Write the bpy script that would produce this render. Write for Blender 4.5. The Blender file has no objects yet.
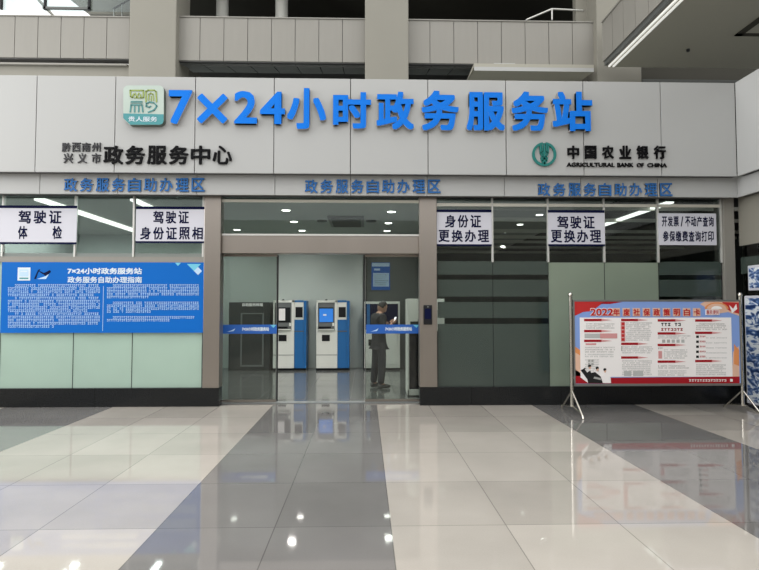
import bpy, bmesh, math, random
from mathutils import Vector, Matrix, Euler
random.seed(7)
C = bpy.context.scene.collection
SC = bpy.context.scene
# ---------------------------------------------------------------- camera
W, H, F = 759.0, 570.0, 548.0
CAMZ = 1.6
cd = bpy.data.cameras.new('camera'); cam = bpy.data.objects.new('camera', cd); C.objects.link(cam)
cd.sensor_fit = 'HORIZONTAL'; cd.sensor_width = 36.0; cd.lens = 36.0*F/W; cd.clip_end = 300
cam.location = (0, 0, CAMZ)
cam.rotation_euler = Euler((math.radians(90+2.3), 0, math.radians(-1.5)), 'XYZ')
SC.camera = cam
ROT = cam.rotation_euler.to_matrix()
# ---------------------------------------------------------------- world, sun, exposure
w = bpy.data.worlds.new('world'); SC.world = w; w.use_nodes = True
nt = w.node_tree; bg = nt.nodes['Background']
tc = nt.nodes.new('ShaderNodeTexCoord'); sp = nt.nodes.new('ShaderNodeSeparateXYZ'); cr = nt.nodes.new('ShaderNodeValToRGB')
nt.links.new(tc.outputs['Generated'], sp.inputs[0]); nt.links.new(sp.outputs['Z'], cr.inputs[0]); nt.links.new(cr.outputs[0], bg.inputs[0])
cr.color_ramp.elements[0].position = 0.0; cr.color_ramp.elements[0].color = (0.26, 0.27, 0.28, 1)
cr.color_ramp.elements[1].position = 0.7; cr.color_ramp.elements[1].color = (1, 0.99, 0.97, 1)
bg.inputs[1].default_value = 1.25
def area(name, loc, rot, sx, sy, e, col):
    l = bpy.data.lights.new(name, 'AREA'); l.shape = 'RECTANGLE'; l.size = sx; l.size_y = sy; l.energy = e; l.color = col
    o = bpy.data.objects.new(name, l); C.objects.link(o); o.location = loc; o.rotation_euler = [math.radians(a) for a in rot]; return o
# daylight through the tall glazing on the left side of the hall
area('left_glazing_daylight', (-13.5, 4.5, 6.5), (90, 0, -90), 8, 6, 470, (1, 0.99, 0.97))
SC.view_settings.view_transform = 'Standard'; SC.view_settings.look = 'None'
SC.view_settings.exposure = 1.1; SC.view_settings.gamma = 1.0; SC.view_settings.use_curve_mapping = False
SC.cycles.max_bounces = 10; SC.cycles.transparent_max_bounces = 24; SC.cycles.use_denoising = True
SC.cycles.sample_clamp_indirect = 4.0

def P(px, py, Y):
    """world point on the plane y=Y seen at that place of the photograph"""
    d = ROT @ Vector(((px-W/2)/F, -(py-H/2)/F, -1.0))
    t = Y/d.y
    return Vector((d.x*t, Y, CAMZ+d.z*t))
def X_(px, Y, py=300): return P(px, py, Y).x
def Z_(py, Y, px=365): return P(px, py, Y).z

# ---------------------------------------------------------------- materials
MATS = {}
def mat(name, col, rough=0.5, metal=0.0, var=0.06, scale=3.0, bump=0.0, spec=0.5, stretch=None, emit=0.0, coat=0.0):
    if name in MATS: return MATS[name]
    m = bpy.data.materials.new(name); m.use_nodes = True; n = m.node_tree; b = n.nodes['Principled BSDF']
    b.inputs['Roughness'].default_value = rough; b.inputs['Metallic'].default_value = metal
    b.inputs['Specular IOR Level'].default_value = spec
    b.inputs['Coat Weight'].default_value = coat
    t = n.nodes.new('ShaderNodeTexCoord'); mp = n.nodes.new('ShaderNodeMapping'); no = n.nodes.new('ShaderNodeTexNoise')
    mp.inputs['Scale'].default_value = stretch or (1, 1, 1)
    no.inputs['Scale'].default_value = scale; no.inputs['Detail'].default_value = 4
    n.links.new(t.outputs['Object'], mp.inputs[0]); n.links.new(mp.outputs[0], no.inputs[0])
    mx = n.nodes.new('ShaderNodeMix'); mx.data_type = 'RGBA'
    mx.inputs['A'].default_value = (*[c*(1-var) for c in col], 1); mx.inputs['B'].default_value = (*[min(1, c*(1+var)) for c in col], 1)
    n.links.new(no.outputs['Fac'], mx.inputs['Factor']); n.links.new(mx.outputs['Result'], b.inputs['Base Color'])
    if bump:
        bp = n.nodes.new('ShaderNodeBump'); bp.inputs['Strength'].default_value = bump; bp.inputs['Distance'].default_value = 0.01
        n.links.new(no.outputs['Fac'], bp.inputs['Height']); n.links.new(bp.outputs[0], b.inputs['Normal'])
    if emit:
        n.links.new(mx.outputs['Result'], b.inputs['Emission Color']); b.inputs['Emission Strength'].default_value = emit
    MATS[name] = m; return m
def glass(name, tint, refl=1.0, rough=0.0):
    m = bpy.data.materials.new(name); m.use_nodes = True; n = m.node_tree; n.nodes.clear()
    o = n.nodes.new('ShaderNodeOutputMaterial'); tr = n.nodes.new('ShaderNodeBsdfTransparent'); gl = n.nodes.new('ShaderNodeBsdfGlossy')
    fr = n.nodes.new('ShaderNodeFresnel'); mu = n.nodes.new('ShaderNodeMath'); mu.operation = 'MULTIPLY'; mu.inputs[1].default_value = refl
    mx = n.nodes.new('ShaderNodeMixShader'); fr.inputs[0].default_value = 1.5
    tr.inputs[0].default_value = (*tint, 1); gl.inputs['Roughness'].default_value = rough
    n.links.new(fr.outputs[0], mu.inputs[0]); n.links.new(mu.outputs[0], mx.inputs[0]); n.links.new(tr.outputs[0], mx.inputs[1]); n.links.new(gl.outputs[0], mx.inputs[2])
    n.links.new(mx.outputs[0], o.inputs[0]); MATS[name] = m; return m
def frost(name, col, opacity, gloss=0.06):
    m = bpy.data.materials.new(name); m.use_nodes = True; n = m.node_tree; n.nodes.clear()
    o = n.nodes.new('ShaderNodeOutputMaterial'); tr = n.nodes.new('ShaderNodeBsdfTransparent'); gl = n.nodes.new('ShaderNodeBsdfGlossy')
    df = n.nodes.new('ShaderNodeBsdfDiffuse'); tl = n.nodes.new('ShaderNodeBsdfTranslucent')
    t = n.nodes.new('ShaderNodeTexCoord'); no = n.nodes.new('ShaderNodeTexNoise'); no.inputs['Scale'].default_value = 0.9
    mc = n.nodes.new('ShaderNodeMix'); mc.data_type = 'RGBA'
    mc.inputs['A'].default_value = (*[c*0.85 for c in col], 1); mc.inputs['B'].default_value = (*[min(1, c*1.12) for c in col], 1)
    n.links.new(t.outputs['Object'], no.inputs[0]); n.links.new(no.outputs['Fac'], mc.inputs['Factor'])
    n.links.new(mc.outputs['Result'], df.inputs[0]); n.links.new(mc.outputs['Result'], tl.inputs[0])
    a = n.nodes.new('ShaderNodeMixShader'); a.inputs[0].default_value = 0.35; n.links.new(df.outputs[0], a.inputs[1]); n.links.new(tl.outputs[0], a.inputs[2])
    b = n.nodes.new('ShaderNodeMixShader'); b.inputs[0].default_value = opacity; n.links.new(tr.outputs[0], b.inputs[1]); n.links.new(a.outputs[0], b.inputs[2])
    c = n.nodes.new('ShaderNodeMixShader'); c.inputs[0].default_value = gloss; gl.inputs['Roughness'].default_value = 0.15
    n.links.new(b.outputs[0], c.inputs[1]); n.links.new(gl.outputs[0], c.inputs[2]); n.links.new(c.outputs[0], o.inputs[0])
    MATS[name] = m; return m
def emis(name, col, s):
    m = bpy.data.materials.new(name); m.use_nodes = True; b = m.node_tree.nodes['Principled BSDF']
    b.inputs['Base Color'].default_value = (*col, 1); b.inputs['Emission Color'].default_value = (*col, 1); b.inputs['Emission Strength'].default_value = s
    MATS[name] = m; return m

M = MATS
mat('white_panel', (0.40, 0.405, 0.40), 0.35, var=0.02, scale=0.6)
mat('joint', (0.12, 0.12, 0.12), 0.8)
mat('stone_cladding', (0.235, 0.225, 0.19), 0.6, var=0.05, scale=1.2)
mat('beige_panel', (0.245, 0.235, 0.21), 0.5, var=0.05, scale=2, stretch=(6, 1, .6))
mat('soffit_paint', (0.36, 0.345, 0.29), 0.7, var=0.03, scale=.5)
mat('pillar_white', (0.50, 0.50, 0.46), 0.5)
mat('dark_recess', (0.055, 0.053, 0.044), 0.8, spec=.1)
mat('steel', (0.33, 0.295, 0.265), 0.32, metal=0.85, var=0.08, scale=2, stretch=(1, 1, .2), bump=0.02)
mat('alu', (0.60, 0.60, 0.57), 0.4, metal=0.5)
mat('cream_metal', (0.70, 0.68, 0.60), 0.4, metal=0.2)
mat('chrome', (0.66, 0.63, 0.57), 0.22, metal=1.0)
mat('black_granite', (0.009, 0.010, 0.011), 0.22, var=0.5, scale=60, spec=.35)
mat('interior_wall', (0.38, 0.43, 0.405), 0.5, var=0.03)
mat('interior_grey', (0.10, 0.11, 0.105), 0.6)
mat('interior_ceiling', (0.42, 0.44, 0.41), 0.8)
mat('beam_dark', (0.02, 0.02, 0.02), 0.7)
mat('black', (0.010, 0.010, 0.012), 0.35, spec=.3)
mat('blue_letter', (0.003, 0.17, 0.70), 0.6, var=0.03, spec=.15)
mat('letter_edge', (0.40, 0.38, 0.37), 0.4)
mat('black_letter', (0.004, 0.004, 0.005), 0.6, spec=.1)
mat('dim_letter', (0.06, 0.06, 0.065), 0.6, spec=.1)
mat('small_blue', (0.03, 0.13, 0.36), 0.6, spec=.15)
mat('teal', (0.0, 0.16, 0.14), 0.4)
mat('navy', (0.004, 0.006, 0.035), 0.7, spec=.08)
mat('banner_white', (0.58, 0.58, 0.64), 0.6, spec=.2, var=0.02)
mat('poster_blue', (0.002, 0.12, 0.47), 0.6, spec=.15, var=0.1, scale=.8)
mat('poster_deep_blue', (0.01, 0.10, 0.42), 0.45)
mat('poster_cyan', (0.14, 0.50, 0.66), 0.5)
mat('print_white', (0.62, 0.70, 0.76), 0.5, spec=.15)
mat('print_pale', (0.46, 0.62, 0.80), 0.5, spec=.15)
mat('print_red', (0.48, 0.03, 0.03), 0.5, spec=.15)
mat('print_deep_red', (0.34, 0.012, 0.02), 0.5, spec=.15)
mat('print_pink', (0.62, 0.30, 0.30), 0.5, spec=.15)
mat('print_orange', (0.70, 0.27, 0.10), 0.5, spec=.15)
mat('print_peach', (0.72, 0.46, 0.34), 0.5, spec=.15)
mat('print_grey', (0.40, 0.40, 0.38), 0.6, spec=.15)
mat('frame_grey', (0.20, 0.20, 0.19), 0.4, metal=.4)
mat('print_lightgrey', (0.46, 0.47, 0.46), 0.6, spec=.15)
mat('print_page', (0.86, 0.83, 0.82), 0.5, spec=.15, var=0.02)
mat('print_skyblue', (0.22, 0.34, 0.68), 0.5, spec=.15, var=0.12, scale=1.0)
mat('print_black', (0.02, 0.02, 0.02), 0.5, spec=.15)
mat('kiosk_white', (0.74, 0.75, 0.70), 0.4)
mat('kiosk_grey', (0.16, 0.17, 0.17), 0.4)
mat('kiosk_dark', (0.030, 0.033, 0.032), 0.4)
mat('kiosk_trim', (0.10, 0.105, 0.10), 0.4)
mat('kiosk_blue', (0.015, 0.13, 0.36), 0.4)
emis('screen_blue', (0.03, 0.22, 0.75), 0.12)
emis('lamp', (1, 0.97, 0.9), 4.0)
emis('lamp_strip', (1, 0.98, 0.93), 0.9)
emis('edge_strip', (1, 0.98, 0.93), 0.22)
emis('phone_screen', (0.95, 0.97, 1), 1.2)
glass('glass_clear', (0.80, 0.86, 0.84))
glass('glass_door', (0.76, 0.80, 0.78), 1.0)
glass('glass_rail', (0.75, 0.8, 0.8))
frost('frost_pale', (0.52, 0.67, 0.58), 0.80)
frost('frost_dark', (0.085, 0.115, 0.10), 0.80)
frost('frost_green', (0.35, 0.42, 0.33), 0.93)
frost('frost_grey', (0.34, 0.37, 0.35), 0.8)
mat('skin', (0.42, 0.24, 0.17), 0.5)
mat('hair', (0.015, 0.013, 0.012), 0.6)
mat('jacket', (0.022, 0.021, 0.024), 0.8, bump=0.3, scale=14)
mat('trousers', (0.035, 0.035, 0.04), 0.8, bump=0.2, scale=14)
mat('shoe', (0.10, 0.095, 0.09), 0.5)

def floor_mat():
    m = bpy.data.materials.new('polished_tiles'); m.use_nodes = True; n = m.node_tree; b = n.nodes['Principled BSDF']; L = n.links.new
    t = n.nodes.new('ShaderNodeTexCoord'); s = n.nodes.new('ShaderNodeSeparateXYZ'); L(t.outputs['Object'], s.inputs[0])
    def ma(op, a, c=None, c2=None):
        x = n.nodes.new('ShaderNodeMath'); x.operation = op
        for i, v in enumerate((a, c, c2)):
            if v is None: continue
            if isinstance(v, (int, float)): x.inputs[i].default_value = v
            else: L(v, x.inputs[i])
        return x.outputs[0]
    TW = 0.845
    u = ma('DIVIDE', ma('SUBTRACT', s.outputs['X'], 0.19), TW)         # tile units, 0 at the right edge of the dark band
    v = ma('DIVIDE', ma('SUBTRACT', s.outputs['Y'], 5.07), 1.0)
    iu = ma('FLOOR', u); iv = ma('FLOOR', v)
    k = ma('FLOORED_MODULO', iu, 5.0)
    dark = ma('GREATER_THAN', k, 2.5)
    fu = ma('FRACT', u); fv = ma('FRACT', v)
    du = ma('MINIMUM', fu, ma('SUBTRACT', 1.0, fu)); dv = ma('MINIMUM', fv, ma('SUBTRACT', 1.0, fv))
    gu = ma('LESS_THAN', du, 0.0045); gv = ma('LESS_THAN', dv, 0.0035); g = ma('MAXIMUM', gu, gv)
    cb = n.nodes.new('ShaderNodeCombineXYZ'); L(iu, cb.inputs[0]); L(iv, cb.inputs[1])
    wn = n.nodes.new('ShaderNodeTexWhiteNoise'); wn.noise_dimensions = '3D'; L(cb.outputs[0], wn.inputs['Vector'])
    no = n.nodes.new('ShaderNodeTexNoise'); no.inputs['Scale'].default_value = 1.3; no.inputs['Detail'].default_value = 6; L(t.outputs['Object'], no.inputs[0])
    n2 = n.nodes.new('ShaderNodeTexNoise'); n2.inputs['Scale'].default_value = 90; n2.inputs['Detail'].default_value = 2; L(t.outputs['Object'], n2.inputs[0])
    c1 = n.nodes.new('ShaderNodeMix'); c1.data_type = 'RGBA'
    c1.inputs['A'].default_value = (0.36, 0.335, 0.30, 1); c1.inputs['B'].default_value = (0.16, 0.155, 0.15, 1); L(dark, c1.inputs['Factor'])
    fac = ma('ADD', ma('ADD', ma('MULTIPLY', wn.outputs['Value'], 0.24), ma('MULTIPLY', no.outputs['Fac'], 0.35)), ma('MULTIPLY', n2.outputs['Fac'], 0.12))
    fac = ma('ADD', fac, 0.64)
    fac = ma('MULTIPLY', fac, ma('SUBTRACT', 1.0, ma('MULTIPLY', g, 0.45)))
    vm = n.nodes.new('ShaderNodeVectorMath'); vm.operation = 'SCALE'; L(c1.outputs['Result'], vm.inputs[0]); L(fac, vm.inputs['Scale'])
    L(vm.outputs[0], b.inputs['Base Color'])
    r = ma('ADD', ma('MULTIPLY', no.outputs['Fac'], 0.05), 0.02); L(r, b.inputs['Roughness'])
    b.inputs['Specular IOR Level'].default_value = 0.5
    bp = n.nodes.new('ShaderNodeBump'); bp.inputs['Strength'].default_value = 0.012; bp.inputs['Distance'].default_value = 0.01
    L(no.outputs['Fac'], bp.inputs['Height']); L(bp.outputs[0], b.inputs['Normal'])
    return m
M['floor'] = floor_mat()
def inner_floor_mat():
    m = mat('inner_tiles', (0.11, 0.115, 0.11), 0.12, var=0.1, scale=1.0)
    return m
inner_floor_mat()
def scenic_mat():
    m = bpy.data.materials.new('scenic_print'); m.use_nodes = True; n = m.node_tree; b = n.nodes['Principled BSDF']
    t = n.nodes.new('ShaderNodeTexCoord'); mp = n.nodes.new('ShaderNodeMapping'); mp.inputs['Scale'].default_value = (1, 1, 2.2)
    no = n.nodes.new('ShaderNodeTexNoise'); no.inputs['Scale'].default_value = 4.2; no.inputs['Detail'].default_value = 5; no.inputs['Distortion'].default_value = 1.5
    r = n.nodes.new('ShaderNodeValToRGB'); e = r.color_ramp.elements
    e[0].position = 0.40; e[0].color = (0.01, 0.03, 0.11, 1); e[1].position = 0.57; e[1].color = (0.72, 0.76, 0.80, 1)
    x = e.new(0.50); x.color = (0.08, 0.17, 0.40, 1)
    n.links.new(t.outputs['Object'], mp.inputs[0]); n.links.new(mp.outputs[0], no.inputs[0]); n.links.new(no.outputs['Fac'], r.inputs[0]); n.links.new(r.outputs[0], b.inputs['Base Color'])
    b.inputs['Roughness'].default_value = 0.3
    MATS['scenic'] = m
scenic_mat()

# ---------------------------------------------------------------- mesh helpers
class MB:
    def __init__(s): s.v = []; s.f = []; s.m = []; s.mats = []; s.sm = []
    def mi(s, m):
        if m not in s.mats: s.mats.append(m)
        return s.mats.index(m)
    def add(s, vs, fs, m, smooth=False):
        o = len(s.v); s.v += [tuple(p) for p in vs]; k = s.mi(m)
        for f in fs: s.f.append([i+o for i in f]); s.m.append(k); s.sm.append(smooth)
        return s
    def box(s, x0, x1, y0, y1, z0, z1, m):
        if x0 > x1: x0, x1 = x1, x0
        if y0 > y1: y0, y1 = y1, y0
        if z0 > z1: z0, z1 = z1, z0
        v = [(x0,y0,z0),(x1,y0,z0),(x1,y1,z0),(x0,y1,z0),(x0,y0,z1),(x1,y0,z1),(x1,y1,z1),(x0,y1,z1)]
        return s.add(v, [(0,3,2,1),(4,5,6,7),(0,1,5,4),(1,2,6,5),(2,3,7,6),(3,0,4,7)], m)
    def tube(s, a, b, r, m, n=12, r2=None):
        a = Vector(a); b = Vector(b); r2 = r if r2 is None else r2
        d = (b-a).normalized(); u = d.orthogonal().normalized(); w_ = d.cross(u)
        vs = []
        for p, rr in ((a, r), (b, r2)):
            for i in range(n):
                t = 2*math.pi*i/n; vs.append(p+u*math.cos(t)*rr+w_*math.sin(t)*rr)
        s.add(vs, [(i, (i+1) % n, n+(i+1) % n, n+i) for i in range(n)], m, True)
        s.add(vs, [tuple(range(n))[::-1], tuple(range(n, 2*n))], m); return s
    def lathe(s, cx, cy, prof, m, n=20):
        vs = []
        for r, z in prof:
            for i in range(n):
                t = 2*math.pi*i/n; vs.append((cx+r*math.cos(t), cy+r*math.sin(t), z))
        fs = []
        for j in range(len(prof)-1):
            for i in range(n): fs.append((j*n+i, j*n+(i+1) % n, (j+1)*n+(i+1) % n, (j+1)*n+i))
        fs.append(tuple(range(n))[::-1]); fs.append(tuple(range((len(prof)-1)*n, len(prof)*n)))
        return s.add(vs, fs, m, True)
    def prism(s, pts, y0, y1, m, side=None):
        """outline in x,z extruded from y0 (front) to y1"""
        n = len(pts); vs = [(p[0], y0, p[1]) for p in pts]+[(p[0], y1, p[1]) for p in pts]
        s.add(vs, [tuple(range(n)), tuple(range(2*n-1, n-1, -1))], m)
        s.add(vs, [(i, i+n, (i+1) % n+n, (i+1) % n) for i in range(n)], side or m); return s
    def ribbon(s, pts, wd, y0, y1, m, closed=False):
        """flat stroke along a polyline in x,z"""
        q = pts+[pts[0]] if closed else pts
        for a, b in zip(q[:-1], q[1:]):
            a2 = Vector((a[0], a[1])); b2 = Vector((b[0], b[1])); d = (b2-a2)
            if d.length < 1e-6: continue
            d.normalize(); nn = Vector((-d.y, d.x))*wd/2; e = d*wd*0.3
            s.prism([tuple(a2-e-nn), tuple(b2+e-nn), tuple(b2+e+nn), tuple(a2-e+nn)], y0, y1, m)
        return s
    def build(s, name, parent=None, bevel=0.0, loc=None):
        me = bpy.data.meshes.new(name)
        off = Vector((0, 0, 0))
        if parent is not None:
            p = parent
            while p is not None: off += p.location; p = p.parent
        if loc is not None: off += Vector(loc)
        me.from_pydata([tuple(Vector(v)-off) for v in s.v], [], s.f)
        for m in s.mats: me.materials.append(M[m])
        for p, k, sm in zip(me.polygons, s.m, s.sm): p.material_index = k; p.use_smooth = sm
        bm = bmesh.new(); bm.from_mesh(me); bmesh.ops.recalc_face_normals(bm, faces=bm.faces); bm.to_mesh(me); bm.free()
        o = bpy.data.objects.new(name, me); C.objects.link(o)
        if loc is not None: o.location = loc
        if parent is not None: o.parent = parent
        if bevel:
            bv = o.modifiers.new('bevel', 'BEVEL'); bv.width = bevel; bv.segments = 2; bv.limit_method = 'ANGLE'; bv.angle_limit = math.radians(50)
        return o
def B(*a): return MB().box(*a)
def thing(name, label, cat, loc, group=None):
    o = bpy.data.objects.new(name, None); C.objects.link(o); o.location = loc; o.empty_display_size = 0.1
    o['label'] = label; o['category'] = cat
    if group: o['group'] = group
    return o
def tag(o, label, cat, group=None):
    o['label'] = label; o['category'] = cat
    if group: o['group'] = group
    return o
def struct(o): o['kind'] = 'structure'; return o
def srt(name, loc=(0, 0, 0)):
    o = bpy.data.objects.new(name, None); C.objects.link(o); o.location = loc; o['kind'] = 'structure'; return o

_tc = {}
def glyphs(txt, bold=0.0, extr=0.02):
    """(verts, faces, bounds) of a line of text, in the x,z plane, y is depth"""
    key = (txt, bold, extr)
    if key in _tc: return _tc[key]
    cu = bpy.data.curves.new('t', 'FONT'); cu.body = txt; cu.size = 1.0; cu.offset = bold; cu.extrude = extr; cu.resolution_u = 3
    o = bpy.data.objects.new('t', cu); C.objects.link(o)
    bpy.context.view_layer.update()
    dg = bpy.context.evaluated_depsgraph_get(); me = bpy.data.meshes.new_from_object(o.evaluated_get(dg))
    vs = [(v.co.x, -v.co.z, v.co.y) for v in me.vertices]; fs = [tuple(p.vertices) for p in me.polygons]
    fr = [abs(p.normal.z) > 0.5 for p in me.polygons]
    bpy.data.objects.remove(o); bpy.data.curves.remove(cu); bpy.data.meshes.remove(me)
    xs = [v[0] for v in vs]; zs = [v[2] for v in vs]
    r = (vs, fs, fr, (min(xs), max(xs), min(zs), max(zs))); _tc[key] = r; return r
def text_fit(mb, txt, x0, x1, z0, z1, yf, depth, m, bold=0.0, side=None, flat=False):
    """text filled into the rectangle, front at yf, going back by depth"""
    vs, fs, fr, (a, b, c, d) = glyphs(txt, 0.0, 0.02)
    if bold:
        if all(ord(ch) < 0x2000 for ch in txt) and depth > .05: bold = bold*(.35 if '×' in txt else .75)
        w_ = bold*min(1.0, (d-c)/.75); sh = [(i*w_, k*w_) for i in (-1, 0, 1) for k in (-1, 0, 1)] if bold > .015 else [(-w_, -w_), (w_, -w_), (-w_, w_), (w_, w_)]
        V2 = []; F2 = []; R2 = []
        for q, (dx, dz) in enumerate(sh):
            o_ = len(V2); V2 += [(v[0]+dx, v[1]*(1-.012*q), v[2]+dz) for v in vs]; F2 += [tuple(i+o_ for i in f) for f in fs]; R2 += fr
        vs, fs, fr = V2, F2, R2; a -= w_; b += w_; c -= w_; d += w_
    out = [(x0+(v[0]-a)/(b-a)*(x1-x0), yf+(v[1]+0.02)/0.04*depth, z0+(v[2]-c)/(d-c)*(z1-z0)) for v in vs]
    if side:
        mb.add(out, [f for f, k in zip(fs, fr) if k], m); mb.add(out, [f for f, k in zip(fs, fr) if not k], side)
    else: mb.add(out, fs, m)
    return mb

# ================================================================ SETTING
YF = 8.95                     # front of the plinth
YG = 9.02                     # glass line
ym = 8.66; ys = 8.80          # fronts of the tall and the narrow fascia
XR = X_(736, ym, 130)         # inner corner with the side wing
XL = -7.6
CEIL = 3.50
zt_m, zb_m = Z_(79, ym), Z_(174, ym)
zb_s = Z_(195.5, ys)

struct(B(-14, 14, -16, YF+0.12, -0.2, 0, 'floor').build('floor'))
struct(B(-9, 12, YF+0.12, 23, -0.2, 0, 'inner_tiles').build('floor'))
# joints of the inner floor
j = MB()
for i in range(-8, 14): j.box(i*0.8-0.25-0.003, i*0.8-0.25+0.003, YF+0.3, 22.9, 0.0, 0.0008, 'joint')
for i in range(0, 17): j.box(-7.5, 11.9, 9.6+i*0.8, 9.606+i*0.8, 0.0, 0.0008, 'joint')
struct(j.build('floor'))

# tall fascia of white metal panels, narrow fascia below it
def fascia(zb, zt, yf, gap, seams, name):
    mb = MB(); mb.box(XL, XR, yf+0.03, yf+0.16, zb+0.005, zt-0.004, 'joint')
    for a, b in zip(seams[:-1], seams[1:]): mb.box(a+gap, b-gap, yf, yf+0.035, zb, zt, 'white_panel')
    return struct(mb.build(name, bevel=0.004))
seam = [XL, X_(-43, ym, 120)] + [X_(p, ym, 125) for p in (36, 115, 195, 274, 350.5, 428, 506, 583.5, 661)] + [XR]
fascia(zb_m, zt_m, ym, 0.006, seam, 'trim_1')
fascia(zb_s, zb_m+0.02, ys, 0.004, seam[:-1]+[XR+.125], 'trim_2')
struct(B(XL, XR+.1, ym+0.16, YG+0.25, zb_m+0.2, zt_m-0.03, 'joint').build('trim_3'))          # framing behind the panels
struct(B(XL, XR+.1, ys+0.16, YG+0.25, zb_s+0.02, zb_m+0.2, 'joint').build('trim_4'))
# wing fascia returning towards the hall
mb = MB(); ysteps = [ym-0.002, 7.45, 6.2, 4.95, 3.7, 2.4]
for a, b in zip(ysteps[:-1], ysteps[1:]): mb.box(XR, XR+0.04, b+0.005, a-0.005, zb_m, zt_m, 'white_panel')
mb.box(XR+0.03, XR+0.2, 2.4, ym, zb_m+.01, zt_m-.01, 'joint')
struct(mb.build('trim_5', bevel=0.003))
mb = MB()
for a, b in zip([ys]+ysteps[1:], ysteps[1:]): mb.box(XR+.09, XR+0.13, b+0.005, a-0.005, zb_s, zb_m, 'white_panel')
mb.box(XR+0.12, XR+0.3, 2.4, ys, zb_s+.01, zb_m, 'joint'); struct(mb.build('trim_6', bevel=0.003))

# plinth
xpl0, xpl1 = X_(203.5, YF), X_(220, YF); xpr0, xpr1 = X_(419.5, YF), X_(437, YF)
zpl = Z_(387.3, YF)
XE = X_(722, YG, 250)        # end of the right window row
mb = MB()
for a, b in ((XL, X_(96, YF)), (X_(96, YF)+.004, xpl1)): mb.box(a, b, YF, YG+0.12, 0, zpl, 'black_granite')
struct(mb.build('baseboard_left', bevel=0.004))
mb = MB(); e = [xpr0, X_(471, YF), X_(560, YF), X_(650, YF), XE+0.3]
for a, b in zip(e[:-1], e[1:]): mb.box(a+.002, b-.002, YF, YG+0.12, 0, zpl, 'black_granite')
struct(mb.build('baseboard_right', bevel=0.004))

# steel piers and door header
struct(B(xpl0, xpl1, YF-0.01, YG+0.14, zpl, zb_s+0.04, 'steel').build('trim_7', bevel=0.006))
struct(B(xpr0, xpr1, YF-0.01, YG+0.14, zpl, zb_s+0.04, 'steel').build('trim_8', bevel=0.006))
zh0, zh1 = Z_(253.5, YG), Z_(236, YG)
struct(B(xpl1, xpr0, YG, YG+0.22, zh0, zh1, 'steel').build('trim_9', bevel=0.005))
# grey pier right of the window row and corner
mb = B(XE, XR+.14, YF+.01, YG+.2, zpl*0, zb_s+0.03, 'beige_panel'); struct(mb.build('wall_corner', bevel=0.004))
# threshold
struct(B(xpl1, xpr0, YG+.2, YG+.36, 0.0, 0.008, 'kiosk_grey').build('trim_10'))

# window rows ------------------------------------------------------
def bay(n, p0, p1, lower, stripes=False, left=False):
    a, b = X_(p0, YG, 250), X_(p1, YG, 250)
    r = srt('window_%d' % n, ((a+b)/2, YG, zpl)); z1 = zb_s+0.05
    zs = Z_(262, YG)
    B(a+.006, b-.006, YG, YG+.012, zs, z1, 'glass_clear').build('upper_pane', r)
    if left:
        B(a+.004, b-.004, YG, YG+.012, zpl, zs-.002, lower).build('lower_pane', r)
        B(a+.006, b-.006, YG-.004, YG-.001, Z_(254, YG), zs+.0, 'frost_grey').build('frosted_band', r)
    else:
        B(a+.004, b-.004, YG, YG+.012, zpl, zs-.002, 'glass_clear' if stripes else lower).build('lower_pane', r)
        if stripes:
            f = MB()
            for u, v in ((261 if stripes is True else 265, 274.5), (279.5, 296.5), (302, 318), (324, 387.3)):
                f.box(a+.004, b-.004, YG-.003, YG-.001, Z_(v, YG), Z_(u, YG), lower)
            f.build('frosted_film', r)
    B(b-.018, b+.012, YG-.03, YG+.03, zs, z1, 'alu').build('mullion', r, bevel=.003)
    B(b-.005, b+.003, YG-.004, YG+.012, zpl, zs, 'black').build('joint_seal', r)
    return r
bay(1, -58, 3, 'frost_pale', left=True); bay(2, 3, 75.5, 'frost_pale', left=True); bay(3, 75.5, 134, 'frost_pale', left=True); bay(4, 134, 203.5, 'frost_pale', left=True)
bay(5, 437, 492.5, 'frost_dark', True); bay(6, 492.5, 548, 'frost_dark', True)
bay(7, 548, 604, 'frost_green'); bay(8, 604, 658, 'frost_green'); bay(9, 658, 721, 'frost_dark', True)
B_ = struct(B(X_(437, YG), XE, YG-.022, YG-.004, Z_(206, YG), Z_(203, YG), 'cream_metal').build('trim_11'))
struct(B(xpl1, xpr0, YG-.02, YG+.05, Z_(202.8, YG), Z_(200.2, YG), 'cream_metal').build('trim_12'))
struct(B(XL, XE, YG-.03, YG+.05, Z_(197.8, YG), zb_s+.04, 'black').build('trim_13'))
struct(B(XL, xpl0, YG-.036, YG+.03, Z_(263, YG), Z_(257.5, YG), 'beige_panel').build('trim_22'))
# window above the door
r = srt('window_10', (X_(320, YG), YG, zh1))
B(xpl1, xpr0, YG, YG+.012, zh1, zb_s+.04, 'glass_clear').build('pane', r)
B(xpl1, xpr0, YG-.01, YG+.04, zh1, zh1+.03, 'alu').build('sill_bar', r)
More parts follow.
